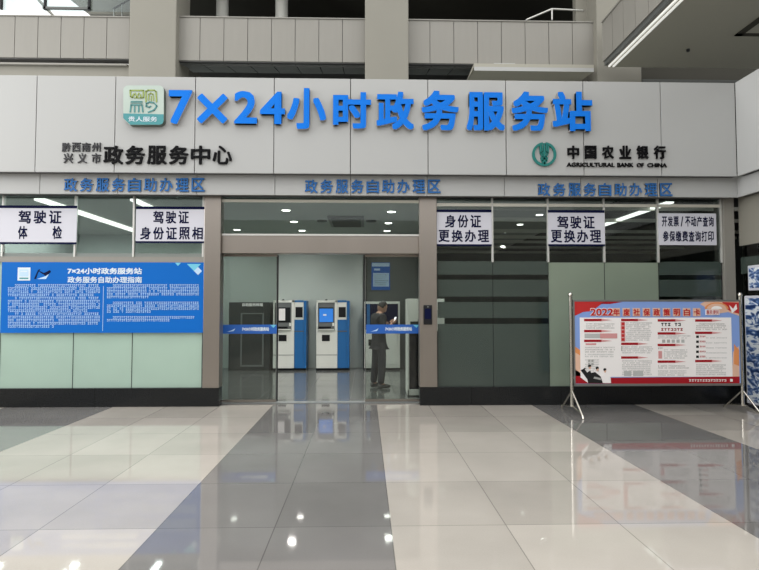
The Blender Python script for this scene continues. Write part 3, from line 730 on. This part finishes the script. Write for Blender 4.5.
scribble(661, 682, 324.5, 3.2, 'print_black', .95, 5, 3.4); scribble(661, 682, 329.5, 2.6, 'print_deep_red', .98, 5, 3.2); head(657.5, 686, 333.4); lines(658, 690, 336, 339)
for k in range(5): pb(662+k*4.8, 339.5, 665+k*4.8, 342.7, 'print_grey' if k < 2 else 'print_lightgrey', 5)
head(657.5, 686, 345); pb(658.3, 351, 661.8, 358.5, 'print_pink', 5); scribble(658, 663, 348.3, 1.6, 'print_grey', 1, 5, 1.6); lines(664, 688, 350, 360); head(657.5, 686, 361.6); lines(658, 689, 366, 370, 2, 'print_grey'); lines(658, 689, 371, 376)
head(695, 722, 320.5); lines(696, 727, 324, 329.5, 1.8, 'print_grey'); head(695, 722, 332.8)
for k in range(5):
    y = 336.5+k*5
    pb(696, y-1, 698.6, y+1.4, 'print_black', 5); scribble(699.6, 705, y, 1.5, 'print_red', 1, 5, 1.5); scribble(706, 727, y+1.4, .9, 'print_lightgrey', .95, 4, 1.3)
head(695, 722, 361); lines(696, 727, 365, 375, 1.9)
scribble(689, 727, 380.4, 2.3, 'print_page', 1, 5, 2.7); pb(730, 379, 732.5, 381.6, 'print_page', 5)
# three figures at the lower left corner
poly([(593.5, 376), (600, 372), (606, 371), (610.5, 377.5), (611, 383), (588, 383), (580, 377)], 'print_page', 4)
for (x, y, k) in ((589.4, 367, 1.0), (597, 369, 1.0), (604.6, 370.6, .9)):
    poly([(x-1.7*k, y-1.2), (x-.9*k, y-2.4), (x+1.2*k, y-2.3), (x+1.7*k, y-.6), (x+.2*k, y-.4), (x-.8*k, y+.6)], 'print_black', 8)
    poly([(x-1.1*k, y-.6), (x+1.5*k, y-.8), (x+1.4*k, y+1.2), (x+.4*k, y+2.2), (x-.7*k, y+1.4)], 'print_peach', 7)
poly([(580.5, 370.2), (584, 368.6), (587, 372.5), (590, 370.5), (592.5, 376), (593, 380), (587, 379)], 'print_black', 6)
poly([(581, 370.5), (585, 367.5), (585.6, 368.3), (582.8, 371.2)], 'print_black', 6)
poly([(590.5, 373), (595, 372), (600.5, 376.5), (602.5, 383), (588, 383), (587, 378.5)], 'print_black', 7)
poly([(594.3, 376.5), (600.5, 378), (601, 380), (593, 378.4)], 'print_grey', 8)
poly([(600.5, 376), (604, 373.8), (609, 376), (610.5, 383), (603, 383)], 'print_page', 7)
pr.build('printed_poster', r)

# ================================================================ THINGS INSIDE
ZC = CEIL
def lampth(x, y, label, ZC=CEIL, en=9):
    t = thing('ceiling_light', label, 'light', (x, y, ZC), 'round ceiling downlights')
    MB().lathe(x, y, [(.10, ZC), (.10, ZC-.012), (.085, ZC-.016)], 'kiosk_white', 20).build('trim_ring', t)
    MB().lathe(x, y, [(.08, ZC-.014), (.08, ZC-.02)], 'lamp', 20).build('diffuser', t)
    l = bpy.data.lights.new('downlight', 'AREA'); l.shape = 'DISK'; l.size = .15; l.energy = en; l.color = (1, .97, .92); l.spread = math.radians(140)
    o = bpy.data.objects.new('downlight', l); C.objects.link(o); o.parent = t; o.location = (0, 0, -.03)
LP1 = [(286, 209.5, 10.7, 'nearest light of the left-centre row above the entrance'), (294, 221, 12.1, 'middle light of the left-centre row above the entrance'), (302, 230, 13.3, 'farthest light of the left-centre row above the entrance'),
       (237, 229.5, 13.3, 'single round light at the left end of the glazing above the entrance'),
       (391.5, 210.5, 10.7, 'nearest light of the right row above the entrance'), (388.5, 222, 12.1, 'middle light of the right row above the entrance'), (387, 230, 13.3, 'farthest light of the right row above the entrance'),
       (539.5, 213, 11.1, 'nearest bright light seen between the two banners right of the entrance'), (520, 223, 12.4, 'second light from the front between the two banners right of the entrance'),
       (505.5, 231, 13.7, 'third light from the front between the two banners right of the entrance'), (502.5, 245, 16.8, 'fourth light from the front between the two banners right of the entrance'),
       (480, 255.5, 20.2, 'small far light just under the first banner right of the entrance')]
for px, py, d, lb in LP1:
    zc = CR if px > 430 else ZC
    Yd = (zc-CAMZ)*548/(307-py); lampth(X_(px, Yd, py), Yd, lb, zc, 9 if Yd < 13 else 5)
lampth(X_(300, 9.45), 9.45, 'added unseen round light just inside the glazing above the left door leaf')  # extra lamp hidden by the fascia, added to brighten the entrance
lampth(1.2, 9.45, 'added unseen round light brightening the white cabinet by the right steel pier', CEIL, 18)  # stronger extra lamp, out of view, added to brighten the white cabinet
# cassette air conditioner
ya0, ya1 = 11.35, 12.7; xa0, xa1 = X_(329, 11.9, 220), X_(364, 11.9, 220)
t = thing('ceiling_air_conditioner', 'dark slatted air conditioner set in the ceiling above the entrance', 'air conditioner', ((xa0+xa1)/2, 12, ZC))
B(xa0, xa1, ya0, ya1, ZC-.05, ZC, 'kiosk_trim').build('body', t, bevel=.01)
mb = MB()
for i in range(9): mb.box(xa0+.07, xa1-.07, ya0+.1+i*.135, ya0+.16+i*.135, ZC-.062, ZC-.05, 'kiosk_dark')
mb.build('grille', t)
for s in (-1, 1):
    xx = xa0-.16 if s < 0 else xa1+.16
    MB().lathe(xx, 12.0, [(.12, ZC), (.11, ZC-.03), (.05, ZC-.04)], 'kiosk_trim', 18).build('air_outlet', t)
# linear lights in the ceiling
def strip(x0, x1, y0, y1, label, name='linear_light', ZC=CEIL):
    t = B(x0, x1, y0, y1, ZC-.05, ZC-.001, 'lamp_strip').build(name); tag(t, label, 'light')
    if x0 > 0: return
    l = bpy.data.lights.new('strip_light', 'AREA'); l.shape = 'RECTANGLE'; l.size = x1-x0; l.size_y = y1-y0; l.energy = 22
    o = bpy.data.objects.new('strip_light', l); C.objects.link(o); o.parent = t; o.location = ((x0+x1)/2, (y0+y1)/2, ZC-.06)
strip(-5.75, -5.60, 9.6, 13.6, 'long bright ceiling light strip behind the second window from the left')
strip(-4.1, -4.0, 9.6, 13.6, 'long bright ceiling light strip behind the banner near the left steel pier')
strip(-7.2, -7.08, 9.6, 13.6, 'long bright ceiling light strip behind the far left banner')
strip(6.2, 6.33, 11.0, 16.0, 'slanting bright ceiling light strip left of the dense rightmost banner', ZC=CR-.024)
bm_ = MB()
for k, Yd in enumerate((11.7, 13.3, 15.3, 16.6, 17.8, 19.4, 21.2)):
    o = B(1.9, 11.5, Yd, Yd+.05, CR-.10, CR, 'cream_metal').build('ceiling_batten'); o['kind'] = 'structure'; o.name = 'trim_%d' % (30+k)
struct(B(5.2, 11.7, 9.5, 22, CR-.02, CR-.004, 'beam_dark').build('ceiling_panel'))

# ---- kiosks
def screw(mb, *a): mb.box(*a); return mb
def kiosk(x0, yk, label, screen, paper):
    """white service terminal with blue side column, front at yk"""
    wd, wb, hh, dp = .53, .30, 1.77, .55
    t = thing('service_kiosk', label, 'kiosk', (x0+(wd+wb)/2, yk+dp/2, 0), 'service terminals against the back wall')
    mb = B(x0, x0+wd, yk+.04, yk+dp, .06, hh, 'kiosk_white'); mb.box(x0, x0+wd, yk, yk+.05, .06, 1.02, 'kiosk_white'); mb.box(x0, x0+.035, yk, yk+.05, 1.02, hh, 'kiosk_white'); mb.box(x0+wd-.07, x0+wd, yk, yk+.05, 1.02, hh, 'kiosk_white'); mb.box(x0, x0+wd, yk, yk+.05, hh-.06, hh, 'kiosk_white')
    b = mb.build('cabinet', t, bevel=.006)
    B(x0-.01, x0+wd+wb, yk+.05, yk+dp-.02, 0, .06, 'black').build('plinth', t)
    mb = B(x0+wd+.003, x0+wd+wb-.07, yk+.01, yk+dp, .06, 1.28, 'kiosk_blue'); mb.box(x0+wd+.003, x0+wd+wb-.07, yk+.01, yk+dp, 1.28, hh, 'kiosk_white'); mb.box(x0+wd+wb-.07, x0+wd+wb, yk+.02, yk+dp, .06, hh-.01, 'kiosk_blue')
    mb.box(x0+wd+.0, x0+wd+wb-.06, yk+.003, yk+.02, .975, 1.0, 'kiosk_trim')
    mb.box(x0+wd+.003, x0+wd+wb-.07, yk+.005, yk+.02, hh-.05, hh, 'kiosk_blue')
    col = mb.build('side_column', t, bevel=.004)
    B(x0+wd+.03, x0+wd+wb-.09, yk+.0, yk+.012, 1.34, 1.60, 'black').build('small_screen', col)
    sur = B(x0+.035, x0+wd-.07, yk+.02, yk+.042, 1.02, hh-.06, 'kiosk_grey').build('surround', t)
    mb = B(x0+.07, x0+wd-.11, yk+.01, yk+.022, 1.22 if not paper else 1.26, 1.56, screen); mb.box(x0+.06, x0+wd-.10, yk+.014, yk+.02, 1.21, 1.59, 'black'); mb.build('screen', t)
    if paper: B(x0+.14, x0+.30, yk+.004, yk+.009, 1.26, 1.56, 'print_page').build('paper_notice', t)
    else: B(x0+.17, x0+.25, yk+.006, yk+.0095, 1.38, 1.42, 'print_page').build('screen_icon', t)
    MB().lathe(x0+.25, yk+.0, [(.001, hh), (.028, hh-.0), (.028, hh+.02), (.001, hh+.028)], 'black', 14).build('camera', t)
    mb = B(x0+.06, x0+wd-.16, yk-.03, yk+.03, 1.06, 1.11, 'black'); mb.box(x0+.05, x0+wd-.09, yk-.05, yk+.02, 1.02, 1.045, 'kiosk_white'); mb.build('keypad_shelf', t)
    B(x0+wd-.13, x0+wd-.08, yk-.006, yk+.03, 1.12, 1.20, 'kiosk_white').build('card_reader', t)
    B(x0+.14, x0+.34, yk-.006, yk+.01, .74, .90, 'black').build('printer_slot', t)
    B(x0+.002, x0+wd-.002, yk-.002, yk+.01, .385, .40, 'kiosk_grey').build('drawer_seam', t)
    return t
yk = 13.9
kiosk(X_(273.3, yk), yk, 'white and blue service kiosk with a paper sheet on its screen', 'black', True)
kiosk(X_(316.5, yk), yk, 'white and blue service kiosk with a lit blue screen', 'screen_blue', False)
# third terminal behind the man
x0, x1 = X_(364.5, 13.95), X_(400, 13.95)
t = thing('service_kiosk', 'white framed kiosk with a dark blue screen behind the standing man', 'kiosk', ((x0+x1)/2, 14.2, 0))
mb = B(x0, x1, 13.97, 14.45, .05, 1.74, 'kiosk_white'); mb.build('cabinet', t, bevel=.01)
B(x0+.03, x1-.05, 13.95, 13.975, 1.02, 1.68, 'navy').build('screen', t)
B(x0+.06, x0+.14, 13.94, 13.955, 1.02, 1.68, 'kiosk_blue').build('blue_stripe', t)
B(x0+.05, x1-.08, 13.95, 13.98, .15, .94, 'kiosk_white').build('front_door', t, bevel=.004)
B(x0+.1, x0+.3, 13.94, 13.96, .62, .78, 'black').build('printer_slot', t)
B(x0-.01, x1, 14.01, 14.43, 0, .05, 'black').build('plinth', t)
# dark terminal behind the left door leaf
x0, x1 = X_(229, 13.95), X_(270, 13.95)
t = thing('display_cabinet', 'dark display cabinet with pale outline behind the left glass door', 'cabinet', ((x0+x1)/2, 14.2, 0))
B(x0, x1, 13.95, 14.45, 0, 1.72, 'kiosk_dark').build('cabinet', t, bevel=.01)
a, b = X_(241, 13.95), X_(264, 13.95); mb = MB()
for q in ((a, a+.035, .1, 1.45), (b-.035, b, .1, 1.45), (a, b, 1.42, 1.45), (a, b, .1, .14)): mb.box(q[0], q[1], 13.93, 13.95, q[2], q[3], 'kiosk_grey')
mb.build('outline_frame', t)
mb = MB(); text_fit(mb, '自助服务终端', X_(242.5, 13.95), X_(263, 13.95), Z_(306.3, 13.95), Z_(303, 13.95), 13.935, .01, 'print_page', .03); mb.build('header_text', t)
# cabinet beside the right pier
y0 = 9.85; x0, x1 = X_(407.5, y0), X_(444.5, y0)
t = thing('document_cabinet', 'white cabinet with a dark glass front half hidden by the right steel pier', 'cabinet', ((x0+x1)/2, y0+.25, 0))
mb = B(x0, x1, y0+.02, y0+.5, .02, 1.75, 'kiosk_white'); mb.box(x0, x1, y0, y0+.03, 1.17, 1.75, 'kiosk_white'); mb.box(x0, x0+.03, y0, y0+.03, .02, 1.2, 'kiosk_white'); mb.box(x1-.03, x1, y0, y0+.03, .02, 1.2, 'kiosk_white'); mb.box(x0, x1, y0, y0+.03, .02, .13, 'kiosk_white')
mb.build('body', t, bevel=.005); B(x0+.03, x1-.03, y0+.008, y0+.02, .13, 1.17, 'black').build('glass_door', t)
B(x0+.05, x0+.3, y0-.004, y0+.002, 1.28, 1.34, 'kiosk_dark').build('label_slot', t)
# notice on the partition
yn = 14.52; Gn = px_frame(yn)
a = Gn(371.5, 290); b = Gn(390, 262.5)
t = thing('wall_notice', 'blue and white notice on the dark wall above the standing man', 'notice', ((a[0]+b[0])/2, yn, a[1]))
mb = B(a[0], b[0], yn, yn+.02, a[1], b[1], 'poster_deep_blue'); mb.build('sheet', t)
mb = MB()
def nb(x0_, y0_, x1_, y1_, m): p = Gn(x0_, y1_); q = Gn(x1_, y0_); mb.box(p[0], q[0], yn-.003, yn-.0002, p[1], q[1], m)
nb(372, 263, 389.5, 266.5, 'print_pale'); nb(373, 273, 389, 286.5, 'print_pale'); nb(374, 268.5, 380, 270.5, 'print_pale')
for k in range(6): nb(374.5, 274.5+k*2, 387.5-k % 3, 275.2+k*2, 'kiosk_grey')
mb.build('printed_text', t)
# access panel on right pier
yp_ = YF-.012; a = P(423.5, 324.5, yp_); b = P(432, 305, yp_)
t = thing('access_terminal', 'black face-scan access terminal on the right steel pier', 'terminal', ((a.x+b.x)/2, yp_, a.z))
B(a.x, b.x, yp_-.025, yp_, a.z, b.z, 'black').build('housing', t, bevel=.008)
B(a.x+.02, b.x-.02, yp_-.028, yp_-.024, a.z+.09, b.z-.06, 'navy').build('screen', t)
MB().tube(((a.x+b.x)/2, yp_-.03, b.z-.03), ((a.x+b.x)/2, yp_-.02, b.z-.03), .012, 'kiosk_grey').build('lens', t)
# floor cap
o = MB().lathe(X_(326, 8.35), 8.35, [(.05, 0.0), (.05, .008), (.035, .012), (.001, .012)], 'kiosk_trim', 24).build('floor_cap'); tag(o, 'small round metal cap in the floor in front of the entrance', 'floor cap')
# scenic display panels along the wing
for (z0, z1, ya, yb_, lb) in ((1.86, 2.26, 8.62, 8.05, 'small blue and white picture panel above the tall one on the right edge'), (.06, 1.78, 8.72, 7.9, 'tall blue and white picture panel standing at the right edge')):
    xx = XW-.12
    t = thing('picture_panel', lb, 'panel', (xx, (ya+yb_)/2, z0))
    B(xx, xx+.05, yb_, ya, z0, z1, 'banner_white').build('board', t, bevel=.012); B(xx-.003, xx-.0004, yb_+.03, ya-.03, z0+.04, z1-.04, 'scenic').build('picture', t)
    if z0 < 1: B(xx-.05, xx+.1, yb_+.1, ya-.1, 0, .06, 'black').build('base', t)
    else:
        for y in (8.15, 8.5): B(xx+.05, XW+.02, y, y+.03, z0+.15, z0+.18, 'alu').build('wall_bracket', t)

# ================================================================ MAN
def skin_obj(name, pts, edges, radii, m, parent, sub=2, root=0):
    me = bpy.data.meshes.new(name); me.from_pydata([tuple(p) for p in pts], edges, [])
    o = bpy.data.objects.new(name, me); C.objects.link(o); o.parent = parent
    sk = o.modifiers.new('skin', 'SKIN'); sk.use_smooth_shade = True
    for i, r_ in enumerate(radii):
        rr_ = r_ if isinstance(r_, tuple) else (r_, r_); me.skin_vertices[0].data[i].radius = rr_
    me.skin_vertices[0].data[root].use_root = True
    s = o.modifiers.new('sub', 'SUBSURF'); s.levels = sub; s.render_levels = sub
    me.materials.append(M[m]); return o
YM = 10.9; XM = X_(379, YM)
man = thing('person', 'man in dark jacket and trousers looking down at a phone before the kiosks', 'person', (XM, YM, 0))
man.rotation_euler = (0, 0, math.radians(-66))           # local +Y is where he faces: away and to the right
# body (local coordinates, x right of him, y forward)
V = [(0, 0, .93), (0, -.005, 1.10), (0, -.01, 1.28), (0, -.005, 1.40), (0, .01, 1.475), (0, .035, 1.53),
     (.10, 0, .86), (.115, .015, .49), (.11, -.02, .10), (.12, .10, .045),
     (-.10, 0, .86), (-.12, -.02, .49), (-.13, -.07, .10), (-.14, .05, .045),
     (.17, -.005, 1.40), (.235, -.03, 1.14), (.15, .18, 1.24), (.10, .25, 1.27),
     (-.17, -.005, 1.40), (-.23, -.03, 1.13), (-.13, .18, 1.26), (-.07, .25, 1.29)]
E = [(0, 1), (1, 2), (2, 3), (3, 4), (4, 5), (0, 6), (6, 7), (7, 8), (8, 9), (0, 10), (10, 11), (11, 12), (12, 13), (3, 14), (14, 15), (15, 16), (16, 17), (3, 18), (18, 19), (19, 20), (20, 21)]
R0 = [(.09, .08), (.12, .09), (.165, .115), (.13, .09), (.055, .055), (.05, .05), (.07, .07), (.055, .057), (.045, .048), (.035, .03), (.07, .07), (.055, .057), (.045, .048), (.035, .03),
      (.055, .055), (.042, .042), (.034, .034), (.026, .022), (.055, .055), (.042, .042), (.034, .034), (.026, .022)]
body = skin_obj('body', V, E, R0, 'skin', man)
# clothes: slightly larger shells over the same skeleton
jv = [V[i] for i in (0, 1, 2, 3, 4, 14, 15, 16, 18, 19, 20)] + [(0, 0, .86)]
je = [(11, 0), (0, 1), (1, 2), (2, 3), (3, 4), (3, 5), (5, 6), (6, 7), (3, 8), (8, 9), (9, 10)]
jr = [(.18, .145), (.178, .14), (.19, .14), (.15, .11), (.075, .07), (.085, .085), (.068, .07), (.05, .05), (.085, .085), (.068, .07), (.05, .05), (.15, .12)]
skin_obj('jacket', jv, je, jr, 'jacket', man)
tv = [(0, 0, .92), V[6], V[7], (.112, -.015, .075), V[10], V[11], (-.128, -.065, .075)]
skin_obj('trousers', tv, [(0, 1), (1, 2), (2, 3), (0, 4), (4, 5), (5, 6)], [(.125, .105), (.100, .104), (.083, .085), (.068, .07), (.100, .104), (.083, .085), (.068, .07)], 'trousers', man)
for (x, y) in ((.115, 0), (-.135, -.05)):
    skin_obj('shoe', [(x, y-.08, .055), (x, y+.03, .055), (x, y+.15, .042), (x, y+.19, .038)], [(0, 1), (1, 2), (2, 3)], [(.046, .05), (.05, .052), (.046, .038), (.032, .028)], 'shoe', man)
# head
bm = bmesh.new(); bmesh.ops.create_uvsphere(bm, u_segments=28, v_segments=20, radius=1)
for v in bm.verts:
    x, y, z = v.co
    s = 1-.22*max(0, -z)                       # narrower jaw
    v.co = Vector((x*.076*s, y*.097+(.012 if z < -.3 and y > 0 else 0), z*.118))
    if abs(x) < .22 and y > .8 and -.35 < z < .15: v.co.y += .022*(1-abs(x)/.22)       # nose
    if y > .7 and abs(abs(x)-.38) < .16 and .0 < z < .25: v.co.y -= .010               # eye sockets
me = bpy.data.meshes.new('head'); bm.to_mesh(me); bm.free(); me.materials.append(M['skin'])
for p in me.polygons: p.use_smooth = True
hd = bpy.data.objects.new('head', me); C.objects.link(hd); hd.parent = man; hd.location = (0, .075, 1.60); hd.rotation_euler = (math.radians(-36), 0, 0)
for sx in (-1, 1):
    f = MB(); f.lathe(0, 0, [(.001, -.011), (.009, -.006), (.011, 0), (.009, .006), (.001, .011)], 'print_page', 12); o = f.build('eye', hd); o.location = (sx*.03, .088, .012); o.scale = (1.1, .6, .8)
    f = MB(); f.lathe(0, 0, [(.001, -.034), (.012, -.024), (.017, .005), (.014, .024), (.001, .034)], 'skin', 12); o = f.build('ear', hd); o.location = (sx*.078, -.008, -.005); o.scale = (.5, 1, 1)
B(-.024, .024, .084, .093, -.058, -.050, 'print_pink').build('mouth', hd)
bm = bmesh.new(); bmesh.ops.create_uvsphere(bm, u_segments=28, v_segments=20, radius=1)
kill = [v for v in bm.verts if (v.co.y > .3 and v.co.z < .55) or (v.co.y > .05 and v.co.z < .1) or v.co.z < -.45]
bmesh.ops.delete(bm, geom=kill, context='VERTS')
for v in bm.verts:
    k = 1+.03*math.sin(31*v.co.x+17*v.co.z+9*v.co.y); v.co = Vector((v.co.x*.081*k, v.co.y*.101*k-.004, v.co.z*.125*k))
me = bpy.data.meshes.new('hair'); bm.to_mesh(me); bm.free(); me.materials.append(M['hair'])
for p in me.polygons: p.use_smooth = True
hr = bpy.data.objects.new('hair', me); C.objects.link(hr); hr.parent = hd
sl = hr.modifiers.new('solid', 'SOLIDIFY'); sl.thickness = .012; sl.offset = -1
# hands with fingers curled round the phone
for sx, hx in ((1, .085), (-1, -.05)):
    pts = [(hx, .255, 1.275), (hx-sx*.015, .305, 1.30)]; ed = [(0, 1)]; rd = [(.026, .02), (.036, .016)]
    for k in range(4):
        b0 = len(pts); oz = 1.275+.018*k; ln = (.85, 1, .95, .75)[3-k]
        pts += [(hx-sx*.012, .325, oz+.01), (hx-sx*.02, .325+.03*ln, oz+.02), (hx-sx*.042, .325+.036*ln, oz+.026)]
        ed += [(1, b0), (b0, b0+1), (b0+1, b0+2)]; rd += [.0095, .0085, .0075]
    b0 = len(pts); pts += [(hx-sx*.01, .28, 1.325), (hx-sx*.028, .305, 1.348), (hx-sx*.042, .325, 1.358)]; ed += [(0, b0), (b0, b0+1), (b0+1, b0+2)]; rd += [.012, .010, .009]
    skin_obj('hand', pts, ed, rd, 'skin', man, 1)
# phone in the hands
ph = thing('mobile_phone', 'lit mobile phone held up in front of the standing man', 'phone', (0, 0, 0))
ph.location = Matrix.Translation(man.location) @ man.rotation_euler.to_matrix().to_4x4() @ Vector((.02, .33, 1.335))
ph.rotation_euler = (math.radians(-30), 0, math.radians(-66))
ph_b = B(-.037, .037, 0, .009, -.07, .08, 'black'); 
def local_build(mbx, name, par):
    me = bpy.data.meshes.new(name); me.from_pydata(mbx.v, [], mbx.f)
    for m in mbx.mats: me.materials.append(M[m])
    o = bpy.data.objects.new(name, me); C.objects.link(o); o.parent = par; return o
local_build(ph_b, 'case', ph); local_build(B(-.034, .034, -.0015, -.0002, -.064, .074, 'phone_screen'), 'screen', ph)
